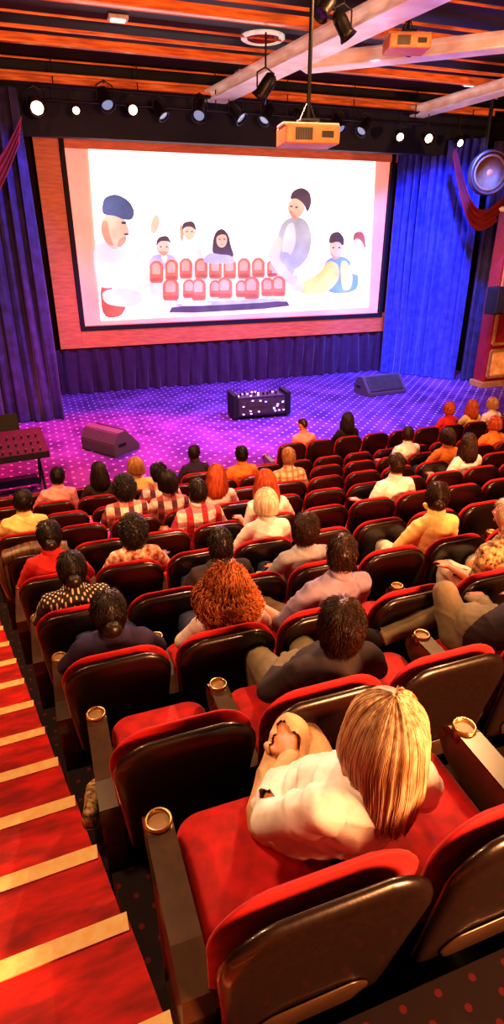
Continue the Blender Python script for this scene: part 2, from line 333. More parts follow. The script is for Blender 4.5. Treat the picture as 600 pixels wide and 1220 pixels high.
# ------------------------------------------------------------------ stage lights
def make_light(u,v,Y,lit,label,s=1.0,tilt=.5,yaw=0,top=7.45):
    p=at_y(u,v,Y)
    e=empty('stage_light',p,label,'spotlight')
    D=rz(yaw)@rx(-(PI/2)+tilt)
    bm=bmesh.new(); lathe(bm,[(.05*s,.22*s),(.10*s,.18*s),(.115*s,.05*s),(.115*s,-.12*s),(.15*s,-.2*s),(.13*s,-.2*s),(.10*s,-.14*s)],D,20); obj('lamp_body',bm,M['steel'],e,True)
    bm=bmesh.new(); lathe(bm,[(.001,-.165*s),(.105*s,-.16*s),(.105*s,-.14*s),(.001,-.14*s)],D,20); obj('lens',bm,M['lens'] if lit==1 else (M['glass'] if lit==0 else M['pglass']),e)
    bm=bmesh.new(); tube(bm,[(-.15*s,0,0),(-.15*s,0,.2*s),(0,0,.28*s),(.15*s,0,.2*s),(.15*s,0,0)],.014*s,6); tube(bm,[(0,0,.27*s),(0,0,max(.3,top-p.z))],.016*s,6); obj('yoke',bm,M['steel'],e)
    return e
bm=bmesh.new(); tube(bm,[(XL+.1,16.6,7.42),(XE+.4,16.6,7.42)],.035,10,False); tube(bm,[(XL+.1,16.6,7.15),(XE+.4,16.6,7.15)],.02,8,False)
for i in range(9):
    x=-2.6+i*1.9; tube(bm,[(x,16.6,7.15),(x,16.6,7.97)],.015,6,False)
tag(obj('lighting_bar',bm,M['steel']),'long black horizontal pipe above the screen carrying the stage lights','lighting bar')
LP=[(43,125,1,1.15),(90,129,1,.65),(125,117,0,1.1),(157,129,1,.85),(190,131,0,.9),(238,131,0,1.1),(281,133,0,1.1),(318,136,0,1.0),(356,140,0,.9),(402,147,0,1.0),(434,150,0,1.0),(475,161,1,.8),(508,163,1,.9),(545,169,1,.75)]
nm=['leftmost','second','third','fourth','fifth','sixth','seventh','eighth','ninth','tenth','eleventh','twelfth','thirteenth','rightmost']
for i,(u,v,l,s) in enumerate(LP):
    make_light(u,v,16.45,l,('glowing' if l else 'unlit black')+' stage spotlight, '+nm[i]+(' of the lamps' if i in(0,13) else ' lamp from the left')+' on the bar above the screen',s*1.1,(.35 if l else .75)+.2*random.random(),random.uniform(-.3,.3) if l else random.uniform(-1.2,1.2),7.4)
make_light(408,30,10.2,2,'large black spotlight hanging beside the pale ceiling beam',.95,1.0,1.2,7.7)
make_light(388,8,9.4,2,'black spotlight half cut off by the top edge of the view',.8,.8,-1.2,7.8)
make_light(316,104,12.5,2,'black spotlight hanging above and left of the hanging projector',1.1,.9,-2.2,7.7)
# ------------------------------------------------------------------ projectors
def projector(u,v,zd,w,label,mcase,top=7.7,yaw=0):
    p=ray(u,v)*zd+V((0,0,CZ))
    e=empty('projector',p,label,'projector',yaw)
    bm=bmesh.new(); box(bm,V((0,0,0)),(w,w*.75,w*.30),.03,seg=3); obj('body',bm,mcase,e)
    bm=bmesh.new(); box(bm,V((0,0,w*.165)),(w*1.04,w*.5,w*.05),.01); obj('casing_band',bm,M['white'],e)
    bm=bmesh.new(); lathe(bm,[(.001,0),(w*.11,0),(w*.11,.12),(w*.13,.14),(w*.09,.14),(w*.08,.1),(.001,.09)],T(w*.22,w*.36,0)@rx(-PI/2),20); obj('lens',bm,M['pglass'],e,True)
    bm=bmesh.new(); box(bm,V((-w*.165,-w*.372,0)),(w*.32,.012,w*.19))
    for i in range(7): box(bm,V((-w*.3+i*w*.045,-w*.382,0)),(w*.02,.02,w*.17))
    obj('vent_grille',bm,M['cone'],e)
    bm=bmesh.new(); box(bm,V((w*.27,-w*.377,.0)),(w*.22,.014,w*.1)); obj('connector_panel',bm,M['steel'],e)
    bm=bmesh.new(); tube(bm,[(0,0,w*.18),(0,0,top-p.z)],.03,8,False); box(bm,V((0,0,w*.24)),(w*.35,w*.35,.03),.005)
    for sx_ in(-1,1): tube(bm,[(sx_*w*.15,0,w*.24),(0,0,w*.55)],.012,6)
    obj('ceiling_mount',bm,M['steel'],e)
projector(366,163,8.6,.80,'orange projector hanging on a pole in front of the screen',M['orangebox'],7.7,-.15)
projector(484,53,10.2,.72,'projector mounted close under the ceiling at the upper right',M['orangebox'],7.9,-.3)
p=at_z(313,43,7.98); e=empty('ceiling_vent',p,'round white ceiling vent left of the pale beam','vent')
bm=bmesh.new(); lathe(bm,[(.001,-.02),(.28,-.02),(.34,-.03),(.40,-.07),(.44,-.05),(.44,0),(.001,0)],None,32); obj('rim',bm,mat('vent_white_glow',(.95,.85,.8),.5,emit=.5),e,True)  # white rim brightened by its own emission, though no lamp
for r in (.10,.19,.28):
    bm=bmesh.new(); lathe(bm,[(r,-.02),(r+.035,-.02),(r+.035,-.05),(r,-.05),(r,-.02)],None,32); obj('louvre_ring',bm,M['redpanel'],e,True)
GL=mat('downlight_glow',(1,.75,.6),.5,emit=2.5)
for (u,v,l) in ((140,22,'small lit ceiling panel at the upper left corner'),(96,83,'small lit ceiling panel above the leftmost spotlights'),(290,86,'small lit ceiling panel below the round vent'),(560,100,'small lit ceiling panel at the far right'),(215,64,'small lit ceiling panel midway between the left corner and the round vent')):
    p=at_z(u,v,7.965); e=empty('downlight',p,l,'ceiling light')
    bm=bmesh.new(); box(bm,V((0,0,0)),(.36,.30,.06),.01); obj('housing',bm,M['white'],e)
    bm=bmesh.new(); box(bm,V((0,0,-.035)),(.26,.2,.02),.004); obj('diffuser',bm,GL,e)
# right pillar
pl=empty('decorated_pillar',(13.62,15.2,0),'ornate red and gold pillar at the right edge beside the curtain','pillar')
bm=bmesh.new(); box(bm,V((0,0,2.5)),(1.1,.5,5.0),.03); obj('column',bm,M['redpanel'],pl)
glowgold=mat('glowing_gold_panel',(1,.42,.10),.4,col2=(.7,.2,.03),nscale=4,emit=.35)  # lit look of the gold put into the panels as glow
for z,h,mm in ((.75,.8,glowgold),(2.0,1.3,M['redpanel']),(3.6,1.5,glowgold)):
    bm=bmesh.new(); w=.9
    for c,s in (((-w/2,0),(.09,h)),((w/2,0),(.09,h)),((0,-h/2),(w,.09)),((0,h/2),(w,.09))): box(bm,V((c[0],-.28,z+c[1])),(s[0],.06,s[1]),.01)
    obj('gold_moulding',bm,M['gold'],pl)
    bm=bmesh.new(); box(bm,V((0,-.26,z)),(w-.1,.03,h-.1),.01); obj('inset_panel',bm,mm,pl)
for z,h in ((.1,.2),(5.05,.15)):
    bm=bmesh.new(); box(bm,V((0,0,z)),(1.25,.62,h),.03); obj('plinth',bm,M['gold'],pl)
p=at_y(590,358,14.65); e=empty('wall_speaker',p,'black box loudspeaker mounted on the ornate pillar','speaker')
bm=bmesh.new(); box(bm,V((0,0,0)),(.42,.36,.75),.03,rz(.2)); obj('cabinet',bm,M['black'],e)
bm=bmesh.new(); box(bm,V((.035,-.18,0)),(.36,.03,.68),.01,rz(.2)); obj('grille',bm,M['cone'],e)
p=at_y(582,206,14.2); e=empty('round_speaker',p,'large round loudspeaker at the upper right above the red swag','speaker')
Q=rz(-.3)@rx(PI/2)
bm=bmesh.new(); lathe(bm,[(.001,-.30),(.40,-.28),(.50,-.15),(.52,.08),(.49,.13),(.43,.10),(.43,-.08),(.001,-.09)],Q,36); obj('rim',bm,M['rim'],e,True)
bm=bmesh.new(); lathe(bm,[(.44,.06),(.38,.08),(.32,.02),(.15,-.05),(.15,-.07),(.43,-.07)],Q,36); obj('cone',bm,mat('cone_grey',(.14,.07,.03),.6),e,True)
bm=bmesh.new(); lathe(bm,[(.17,-.06),(.14,.02),(.08,.06),(.01,.07)],Q,24); obj('dust_cap',bm,mat('dust_cap_bronze',(.3,.13,.05),.5),e,True)
bm=bmesh.new(); tube(bm,[(.05,.3,0),(.08,.35,.5),(.1,.4,7.95-p.z)],.05,8,False); obj('hanging_bracket',bm,M['steel'],e)
# stage wedges & amp
def wedge(x,y,w,rzv,label,m):
    e=empty('stage_monitor',(x,y,.0),label,'speaker',rzv)
    bm=bmesh.new(); prof=[(-.40,0),(.36,0),(.36,.26),(.22,.50),(-.02,.52),(-.40,.12)]
    rings=[[V((s*w/2,a,z)) for a,z in prof] for s in(-1,1)]; loft(bm,rings); bmesh.ops.bevel(bm,geom=[ed for ed in bm.edges if ed.calc_length()>w*.9],offset=.02,segments=2,affect='EDGES'); obj('cabinet',bm,m,e)
    bm=bmesh.new(); box(bm,V((0,-.225,.335)),(w*.86,.50,.02),.008,rx(math.atan2(.40,.38))); obj('grille',bm,M['cone'],e)
    for s in(-1,1):
        bm=bmesh.new(); box(bm,V((s*(w/2+.005),.12,.22)),(.02,.22,.07),.008); obj('side_handle',bm,M['black'],e)
wedge(1.25,13.0,1.05,2.2,'grey wedge stage monitor on the purple carpet at the left',M['wedge'])
wedge(9.75,15.6,1.4,.1,'long wedge stage monitor in front of the blue curtain',M['wedge'])
e=empty('equipment_rack',(5.35,14.4,0),'low black equipment case with blue glints at centre stage','equipment case',-.05)
bm=bmesh.new(); box(bm,V((0,0,.33)),(1.35,.55,.52),.03); obj('case_body',bm,M['amp'],e)
for s in(-1,1):
    bm=bmesh.new(); box(bm,V((s*.72,0,.36)),(.14,.62,.62),.03); obj('side_cheek',bm,M['black'],e)
bm=bmesh.new(); box(bm,V((0,-.28,.33)),(1.25,.02,.40),.005)
for i in range(6): box(bm,V((-.5+.2*i,-.295,.40)),(.15,.03,.16),.01)
for i in range(5): lathe(bm,[(.001,0),(.045,0),(.045,.03),(.001,.03)],T(-.45+.22*i,-.28,.2)@rx(PI/2),12)
obj('control_panel',bm,M['cone'],e)
lb=bmesh.new(); box(lb,V((0,0,0)),(.05,.03,.028),.004); lo=None
for i in range(26):
    c=V((random.uniform(-.6,.6),-.315,random.uniform(.12,.5))) if random.random()<.5 else V((random.uniform(-.6,.6),random.uniform(-.22,.22),.6))
    if lo is None: lo=obj('glint_chip',lb,M['led'],e); q=lo
    else:
        q=lo.copy(); C.objects.link(q)
    q.material_slots[0].link='OBJECT'; q.material_slots[0].material=M['led'] if i%2 else M['glintp']; q.location=c
for i in range(4):
    for j in(-1,1):
        bm=bmesh.new(); lathe(bm,[(.001,0),(.04,0),(.03,.08),(.001,.08)],T(-.5+i*.33,j*.2,0),10); obj('foot',bm,M['steel'],e)
for i in range(9):
    bm=bmesh.new(); lathe(bm,[(.001,.58),(.03,.58),(.025,.64),(.001,.64)],T(-.5+i*.12,.1*math.sin(i*2),0),10); obj('knob',bm,M['steel'],e)
# mixing console left
e=empty('mixing_console',(-1.1,10.95,0),'black mixing console on a metal stand at the left edge before the stage','console',.12)
bm=bmesh.new(); prof=[(-.5,.78),(.45,.78),(.45,1.08),(.30,1.12),(-.5,.90)]
loft(bm,[[V((s*1.0,a,z)) for a,z in prof] for s in(-1,1)]); obj('console_body',bm,M['black'],e)
fb=bmesh.new(); box(fb,V((0,0,0)),(.03,.05,.03),.006); f0=obj('fader',fb,M['cone'],e); first=True
for i in range(15):
    for j in range(3):
        q=f0 if first else f0.copy()
        if not first: C.objects.link(q)
        first=False; q.location=(-.88+i*.125,-.40+j*.22,.955+j*.062)
for sxx in(-1,1):
    for syy in(-1,1):
        bm=bmesh.new(); tube(bm,[(sxx*.85,syy*.38,.025),(sxx*.85,-syy*.1,.8)],.025,8); obj('leg',bm,M['steel'],e)
bm=bmesh.new(); box(bm,V((0,.1,.2)),(1.6,.5,.03),.005); obj('stand_shelf',bm,M['steel'],e)
bm=bmesh.new(); box(bm,V((-.1,.52,1.2)),(1.5,.04,.34),.01,rx(-.3)); obj('meter_bridge',bm,M['black'],e)
# ------------------------------------------------------------------ cinema seat
def make_seat():
    e=bpy.data.objects.new('cinema_seat',None); C.objects.link(e)
    A=T(0,.045,.40)@rx(math.radians(11))
    bm=bmesh.new(); pillow(bm,rrect(.50,.54,.62,.07,.14),.020,.014,-.25,A,edge=9); obj('backrest',bm,M['velvet'],e,True)
    bm=bmesh.new(); pillow(bm,rrect(.46,.53,.682,.06,.13),.006,.034,-.25,T(0,-.002,.335)@rx(math.radians(11)),edge=14)
    obj('back_shell',bm,M['shell'],e,True)
    bm=bmesh.new(); pillow(bm,rrect(.30,.34,.14,.04,.06),.002,.012,-.25,T(0,-.045,.36)@rx(math.radians(11))); obj('rear_panel',bm,M['arm'],e,True)
    bm=bmesh.new(); pillow(bm,rrect(.47,.46,.50,.06,.09),.055,.06,.0,T(0,.08,.42)@rx(math.radians(-90+3)),edge=8); obj('seat',bm,M['velvet'],e,True)
    bm=bmesh.new(); box(bm,V((0,.30,.345)),(.40,.36,.05),.02); box(bm,V((0,.2,.17)),(.09,.22,.34),.02); box(bm,V((0,.2,.012)),(.3,.34,.024),.006); obj('pedestal',bm,M['steel'],e)
    a=make_arm(.285,e); return e
def make_arm(x,e):
    bm=bmesh.new()
    prof=[(-.02,.60),(.10,.625),(.42,.635),(.49,.625),(.525,.59),(.53,.54),(.49,.49),(.40,.44),(.34,.20),(.34,.0),(.06,.0),(.04,.30),(-.02,.5)]
    rings=[]
    for s,k in ((-.034,.93),(-.040,.97),(-.043,1),(.043,1),(.040,.97),(.034,.93)):
        rings.append([V((x+s,.25+(a-.25)*k,.35+(z-.35)*k)) for a,z in prof])
    loft(bm,rings); o=obj('armrest',bm,M['arm'],e)
    bm=bmesh.new(); lathe(bm,[(.042,.59),(.044,.642),(.040,.650),(.034,.646),(.031,.615),(.042,.59)],T(x,.455,0),20); obj('cup_holder',bm,M['cup'],o,True)
    bm=bmesh.new(); lathe(bm,[(.001,.630),(.033,.630),(.033,.636),(.001,.636)],T(x,.455,0),16); obj('cup_liner',bm,M['cupin'],o)
    return o
ORD=['first','second','third','fourth','fifth','sixth','seventh','eighth','ninth','tenth','eleventh','twelfth','thirteenth','fourteenth','fifteenth','sixteenth','seventeenth','eighteenth','nineteenth','twentieth']
seat0=make_seat(); used=False
SEATS={}
for n in range(11):
    xr=min(9.9,YN[n]*1.04+.45) if n<10 else 9.9
    k=0
    while X0[n]+k*PITCH<=xr:
        if not used: s=seat0; used=True
        else: s=dup(seat0)
        s.location=(X0[n]+k*PITCH,YN[n],FZ[n]); SEATS[(n,k)]=s
        if n<10: s['label']='red cinema seat, '+ORD[k]+' from the aisle in the '+('nearest row' if n==0 else ORD[n]+' row from the camera')
        else: s['label']='red cinema seat, '+ORD[k]+' from the left in the short front row'
        s['category']='seat'; s['group']='cinema seats in rows'
        k+=1
a0=make_arm(-.285,SEATS[(0,0)])
for n in range(1,11): dup(a0,SEATS[(n,0)])
# ------------------------------------------------------------------ people
def seg_dist(P,a,b_):
    a=np.array(a);b_=np.array(b_); d=b_-a; t=np.clip(((P-a)@d)/max(1e-9,d@d),0,1); return np.linalg.norm(P-(a+t[:,None]*d),axis=1)
HR=(.074,.096,.118)
def head_bm(bm,M4):
    t=bmesh.new(); bmesh.ops.create_uvsphere(t,u_segments=40,v_segments=30,radius=1)
    for v in t.verts:
        x,y,z=v.co; x*=HR[0]; y*=HR[1]; z*=HR[2]
        if z<0:
            q=(-z/HR[2]); x*=1-.28*q**1.5
            if y<0: y*=1-.38*q
        g=lambda cx,cz,sx_,sz_: math.exp(-((x-cx)/sx_)**2-((z-cz)/sz_)**2)
        if y>0:
            y+=.030*g(0,-.022,.013,.020)+.016*g(0,.0,.010,.028)+.007*g(0,.028,.045,.010)-.013*g(.031,.006,.014,.012)-.013*g(-.031,.006,.014,.012)+.009*g(0,-.062,.024,.010)+.014*g(0,-.100,.026,.018)-.004*g(0,-.078,.02,.006)
        v.co=(x,y,z)
    for s in(-1,1):
        e=bmesh.new(); bmesh.ops.create_uvsphere(e,u_segments=12,v_segments=8,radius=1); bmesh.ops.scale(e,vec=(.010,.022,.033),verts=e.verts); merge(t,e,None,T(s*.076,-.008,-.005)@rz(s*.35))
    merge(bm,t,None,M4)
def hand(bm,wr,d,n,bones,curl=.35,side=1):
    d=V(d).normalized(); n=V(n); n=(n-d*n.dot(d)).normalized(); s=d.cross(n).normalized()*side
    c0=wr+d*.015; rings=[]
    for t,w,th in((0,.026,.020),(.03,.036,.019),(.07,.043,.016),(.09,.040,.012)):
        c=c0+d*t; rings.append([c+s*w*math.cos(a)+n*th*math.sin(a) for a in [2*PI*i/12 for i in range(12)]])
    loft(bm,rings)
    for i,L in enumerate((.072,.082,.076,.060)):
        p=c0+d*.082+s*((i-1.5)*.0215); a=curl*.4; pts=[p-d*.02,p]
        dd=(d+s*(i-1.5)*.07).normalized()
        for f in(.46,.30,.24):
            p=p+(dd*math.cos(a)+n*math.sin(a))*L*f; pts.append(p); a+=curl
        tube(bm,pts,[.0095,.0095,.009,.0085,.007],8)
    p=c0+d*.02-s*.03; dd=(d*.7-s*.7).normalized(); pts=[p+s*.015,p,p+dd*.035,p+dd*.05+d*.018+n*.008]
    tube(bm,pts,[.012,.012,.0105,.008],8)
    bones.append(('hand',tuple(wr+d*.01),tuple(wr+d*.16),.03))
TEMPL={}
def template(key,lx=0,ly=0,drop=.045,yaw=0,pitch=0,roll=0,armL='rest',armR='rest',legs='norm',fem=False,vox=.0085,fold=.006,loose=0):
    bm=bmesh.new(); bones=[]
    fy=drop*.7
    def sp(f,y,z): return V((lx*f,y+ly*f+fy*(1-f),z-drop*f))
    k=.90 if fem else .97
    R=[(sp(0,.24,.53),.155,.12),(sp(0,.235,.60),.160,.13),(sp(.3,.20,.72),(.130+loose)*k,.105+loose),(sp(.65,.165,.88),.152*k,.118),(sp(.85,.15,.97),.165*k,.105),(sp(.93,.148,1.03),.135*k,.078),(sp(.98,.15,1.075),.078,.060)]
    rings=[]
    for i,(c,a,c2) in enumerate(R):
        up=(R[min(i+1,len(R)-1)][0]-R[max(0,i-1)][0]).normalized(); X=V((1,0,0)); X=(X-up*X.dot(up)).normalized(); Y=up.cross(X)
        rings.append([c+X*a*math.cos(t)+Y*c2*math.sin(t) for t in [2*PI*j/20 for j in range(20)]])
    loft(bm,rings)
    if fem:
        for s in(-1,1): sph(bm,sp(.7,.255,.88)+V((s*.07,0,0)),(.06,.06,.06))
    bones+= [('torso',tuple(R[2][0]),tuple(R[5][0]),.13),('hip',tuple(R[0][0]),tuple(R[1][0]+V((0,0,.05))),.15)]
    nk0=sp(.97,.15,1.05); hc=sp(1.12,.175,1.235); tube(bm,[nk0,nk0.lerp(hc,.5)+V((0,-.005,0)),hc-V((0,.012,.05))],[.058,.050,.052],14)
    bones.append(('neck',tuple(nk0+V((0,0,.065))),tuple(hc-V((0,0,.09))),.045)); bones.append(('head',tuple(hc-V((0,0,.02))),tuple(hc+V((0,0,.05))),.10))
    HM=Matrix.Translation(hc)@rz(yaw)@ry(roll)@rx(pitch)
    head_bm(bm,HM)
    for s,arm in((-1,armL),(1,armR)):
        sh=sp(.92,.15,1.0)+V((s*.162*k,0,0))
        if arm=='rest': el=V((s*.245+lx*.5,.24+ly*.6,.76)); wr=V((s*.13,.45,.665)); d=(-.25*s,1,-.25); n=(0,-.2,-1)
        elif arm=='arm': el=V((s*.262+lx*.2,.17,.735)); wr=V((s*.28,.40,.70)); d=(0,1,-.05); n=(0,0,-1)
        elif arm=='lap': el=V((s*.25+lx*.5,.25+ly*.5,.75)); wr=V((s*.07,.42,.67)); d=(-.9*s,.5,-.1); n=(0,-.2,-1)
        elif arm=='chin': el=V((s*.27,.26,.74)); wr=hc+V((s*.05,.05,-.17)); d=(-.3*s,.15,1); n=(-s*.5,-.6,0)
        else: el,wr,d,n=arm
        el=V(el);wr=V(wr)
        if drop>.1 and arm!='arm': el.z-=drop*.35; wr.z-=.01
        tube(bm,[sh-V((s*.05,0,-.005)),sh,sh.lerp(el,.5),el],[.052,.056*k,.048*k,.040*k],14)
        tube(bm,[el,el.lerp(wr,.35),wr],[.040*k,.039*k,.026],12)
        bones+=[('uarm',tuple(sh),tuple(el),.045),('farm',tuple(el.lerp(wr,.12)),tuple(wr),.032)]
        hand(bm,wr,d,n,bones,side=s)
    for s in(-1,1):
        hp=V((s*.09,.27+fy,.545)); kn=V((s*.125,.655,.535)); an=V((s*.12,.58,.12)); toe=V((s*.13,.70,.04)); up=False
        if legs=='crossL' and s==-1: kn=V((.02,.66,.66)); an=V((.24,.62,.34)); toe=V((.32,.70,.24)); up=True
        if legs=='wide': kn=V((s*.2,.65,.54)); an=V((s*.2,.58,.12)); toe=V((s*.22,.70,.04))
        if legs=='blonde' and s==-1: kn=V((.05,.62,.63)); an=V((.08,.66,.23)); toe=V((.10,.75,.15)); up=True
        if legs=='spread' and s==-1: kn=V((-.10,.60,.73)); an=V((.08,.70,.40)); toe=V((.12,.80,.34)); up=True
        if legs=='spread' and s==1: kn=V((-.02,.66,.56)); an=V((-.44,.62,.50)); toe=V((-.56,.64,.53)); up=True
        tube(bm,[hp,hp.lerp(kn,.5),kn],[.090,.076,.057],14); tube(bm,[kn,kn.lerp(an,.3),kn.lerp(an,.7),an],[.057,.055,.043,.034],14)
        tube(bm,[an if up else an+V((0,-.03,-.05)),an.lerp(toe,.5)+V((0,0,-.02)),toe],[.036,.04,.030],12)
        bones+=[('thigh',tuple(hp),tuple(kn),.07),('shin',tuple(kn),tuple(an+(V() if up else V((0,0,.03)))),.045),('foot'+('L' if s<0 else 'R'),tuple(an+V((0,0,-.02))),tuple(toe),.035)]
    me=bpy.data.meshes.new('raw'); bmesh.ops.recalc_face_normals(bm,faces=bm.faces[:]); bm.to_mesh(me); bm.free()
    o=bpy.data.objects.new('raw',me); C.objects.link(o)
    r=o.modifiers.new('r','REMESH'); r.mode='VOXEL'; r.voxel_size=vox
    s_=o.modifiers.new('s','SMOOTH'); s_.factor=.5; s_.iterations=3
    dg=bpy.context.evaluated_depsgraph_get(); dg.update(); body=bpy.data.meshes.new_from_object(o.evaluated_get(dg)); bpy.data.objects.remove(o); 
    body.polygons.foreach_set('use_smooth',[True]*len(body.polygons)); body.name='person_body'
    N=len(body.vertices); P=np.zeros(N*3); body.vertices.foreach_get('co',P); P=P.reshape(-1,3); Nn=np.zeros(N*3); body.vertices.foreach_get('normal',Nn); Nn=Nn.reshape(-1,3)
    D=np.stack([seg_dist(P,a,c)-rr for (_,a,c,rr) in bones]); lab=np.array([x[0] for x in bones])[D.argmin(0)]
    def extract(name,names,off,test=None,fold=.005):
        mk=np.isin(lab,names)
        if test is not None: mk=mk&test(P)
        idx=-np.ones(N,int); faces=[p.vertices[:] for p in body.polygons if all(mk[i] for i in p.vertices)]
        us=sorted({i for f in faces for i in f}); idx[us]=range(len(us))
        # cloth folds: thin ridges running diagonally, not lumps
        nz=np.array([(1-abs(2*noise.noise(V((P[i][0]*5+P[i][2]*9,P[i][1]*6,P[i][2]*5)))))**3+.3*noise.noise(V(P[i])*8) for i in us])
        vv=P[us]+Nn[us]*(off+fold*nz)[:,None]
        m=bpy.data.meshes.new(name); m.from_pydata(vv.tolist(),[],[[int(idx[i]) for i in f] for f in faces]); m.polygons.foreach_set('use_smooth',[True]*len(m.polygons)); m.materials.append(M['black']); return m
    body.materials.clear(); body.materials.append(M['black'])
    TEMPL[key]=dict(body=body,short=extract('shirt',['torso','uarm','hip'],.014,lambda P:(P[:,2]>.56)&(P[:,1]<.42),fold),
      long=extract('shirt',['torso','uarm','farm','hip'],.014,lambda P:(P[:,2]>.56)&((P[:,1]<.36)|np.isin(lab,['farm','uarm'])),fold),
      trousers=extract('trousers',['hip','thigh','shin'],.010,None,.007),
      shoeL=extract('shoe',['footL'],.008),shoeR=extract('shoe',['footR'],.008),HM=HM)
# hair --------------------------------------------------------------
HAIR={}
def ss(t): t=max(0,min(1,t)); return t*t*(3-2*t)
def hsurf(n,th):
    x,y,z=n; p=V((x*(HR[0]+th),y*(HR[1]+th),z*(HR[2]+th)))
    if z<0: p.x*=1-.12*(-z)
    return p
def cap(bm,th,zb,amp,ns,y0=-.02,y1=.05,zf=.055):
    t=bmesh.new(); bmesh.ops.create_uvsphere(t,u_segments=48,v_segments=36,radius=1)
    for v in t.verts:
        n=v.co.copy(); q=hsurf(n,0)
        zl=zb+(zf-zb)*ss((q.y-y0)/(y1-y0)); c=ss((q.z-zl)/.022+.3)
        d=noise.noise(n*ns)*amp+noise.noise(n*ns*2.3)*amp*.5
        v.co=hsurf(n,-.022+(th+.022+d)*c)
    merge(bm,t)
def strands(bm,n,th,L,rad,wave=.0,tip=.35,tmax=1.55,seed=1,seg=4,flare=.0,gap=.85,curl=0,jit=.01,clump=0,lo=.85,drift=0):
    rnd=random.Random(seed)
    for i in range(n):
        ph=PI/2+gap+rnd.random()*(2*PI-2*gap); t0=rnd.uniform(.05,1.5) if curl else rnd.uniform(.05,.9); L_=L*(rnd.uniform(.55,1.15) if curl else rnd.uniform(lo,1.04)); pts=[]
        w0=(ph*1.5 if clump else rnd.random()*6.28)+rnd.uniform(-.3,.3); e=rnd.uniform(-.6,.6)*jit
        if clump:
            lk=noise.noise(V((ph*3.5,1,0))); L_*=1+.22*lk; e+=.012*noise.noise(V((ph*6,5,0)))
        for j in range(6):
            th_=t0+(tmax-t0)*j/5; nn=(math.sin(th_)*math.cos(ph),math.sin(th_)*math.sin(ph),math.cos(th_)); q=hsurf(nn,th+e)
            if curl: q+=V(nn)*(.014*math.sin(w0+j*2.1))+V((math.cos(w0+j*2.4),math.sin(w0+j*2.4),0))*curl*.8
            pts.append(q)
        p=pts[-1].copy(); m=8 if not curl else 16; out=V((p.x,p.y,0)).normalized()
        for j in range(1,m+1):
            s=j/m; q=p+V((drift*s*s,0,-L_*s))+out*(flare*math.sin(s*2.2))+V((math.sin(w0+s*5)*wave*(s+.2),math.cos(w0+s*4)*wave*(s+.2),0))
            if clump: q+=out*(-.25*s*s*out.length*.12)+V((.012*lk*s*3*math.sin(s*4),0,0))
            if curl: q+=V((math.cos(w0+s*20)*curl,math.sin(w0+s*20)*curl,0))
            pts.append(q)
        rr=[rad*(.7+.3*min(1,j/3)) for j in range(len(pts))]; rr[-1]*=tip; rr[-2]*=.7
        tube(bm,pts,rr,seg,False)
def tufts(bm,n,th,zb,L,rad,seed=2,lift=.006,rndm=.4):
    rnd=random.Random(seed); c=0
    while c<n:
        nn=V((rnd.gauss(0,1),rnd.gauss(0,1),rnd.gauss(0,1))).normalized(); q=hsurf(nn,0)
        zl=zb+(.06-zb)*ss((q.y+.02)/.07)
        if q.z<zl+.01: continue
        c+=1; t=V((0,-.35,-1)) ; t=(t-nn*t.dot(nn)+V((rnd.uniform(-rndm,rndm),rnd.uniform(-rndm,rndm),0))).normalized()
        p=hsurf(nn,th-.004); tube(bm,[p,p+t*L*.5+nn*lift,p+t*L+nn*lift*.5],[rad,rad*.8,rad*.2],3,False)
def hairmesh(style):
    if style in HAIR: return HAIR[style]
    bm=bmesh.new()
    if style=='short': cap(bm,.011,-.075,.006,9); tufts(bm,900,.013,-.07,.03,.002)
    elif style=='bald': cap(bm,.003,-.05,.001,6,y0=-.09,y1=-.04,zf=.02)
    elif style=='messy': cap(bm,.022,-.075,.010,4); tufts(bm,3200,.022,-.065,.045,.0016,lift=.003,rndm=.3)
    elif style=='bun':
        cap(bm,.012,-.07,.004,6); tufts(bm,700,.012,-.06,.05,.0018,rndm=.1); sph(bm,V((0,-.125,-.02)),(.045,.038,.042)); 
        for k in range(9): 
            a=k*.7; tube(bm,[V((math.cos(a+j*.5)*(.04),-.125-.0+math.sin(j)*.01,-.02+math.sin(a+j*.5)*.038)) for j in range(7)],.009,6)
    elif style=='bob': cap(bm,.024,-.12,.008,5,zf=.06); strands(bm,700,.026,.085,.0035,.004,tmax=1.5)
    elif style=='long': cap(bm,.022,-.11,.006,5); strands(bm,700,.022,.24,.0042,.008,tmax=1.5,flare=.02)
    elif style=='blonde': cap(bm,.026,-.12,.002,4); strands(bm,4600,.027,.27,.0018,.010,tmax=1.5,flare=.010,jit=.009,gap=.7,clump=1,seg=3,lo=.72,drift=.035)
    elif style=='curly': cap(bm,.026,-.12,.02,5); strands(bm,1100,.034,.19,.0030,.012,tmax=1.35,flare=.05,curl=.012,jit=.034,gap=.75)
    elif style=='afro': cap(bm,.032,-.10,.02,8); tufts(bm,1500,.036,-.1,.025,.003,lift=.015,rndm=1.2)
    me=bpy.data.meshes.new('hair'); bm.to_mesh(me); bm.free(); me.polygons.foreach_set('use_smooth',[True]*len(me.polygons)); me.materials.append(M['black']); HAIR[style]=me; return me
bm=bmesh.new()
for s in(-1,1):
    sph(bm,V((s*.031,.079,.006)),(.0125,.0125,.0095),mi=0); sph(bm,V((s*.031,.0885,.006)),(.005,.004,.005),mi=1)
EYE=bpy.data.meshes.new('eyes'); bm.to_mesh(EYE); bm.free(); EYE.materials.append(M['white']); EYE.materials.append(M['black'])
bm=bmesh.new(); tube(bm,[(-.024,.087,-.062),(-.008,.099,-.059),(.008,.099,-.059),(.024,.087,-.062)],[.003,.006,.006,.003],8)
LIP=bpy.data.meshes.new('lips'); bm.to_mesh(LIP); bm.free(); LIP.materials.append(mat('lips',(.55,.12,.1),.5))
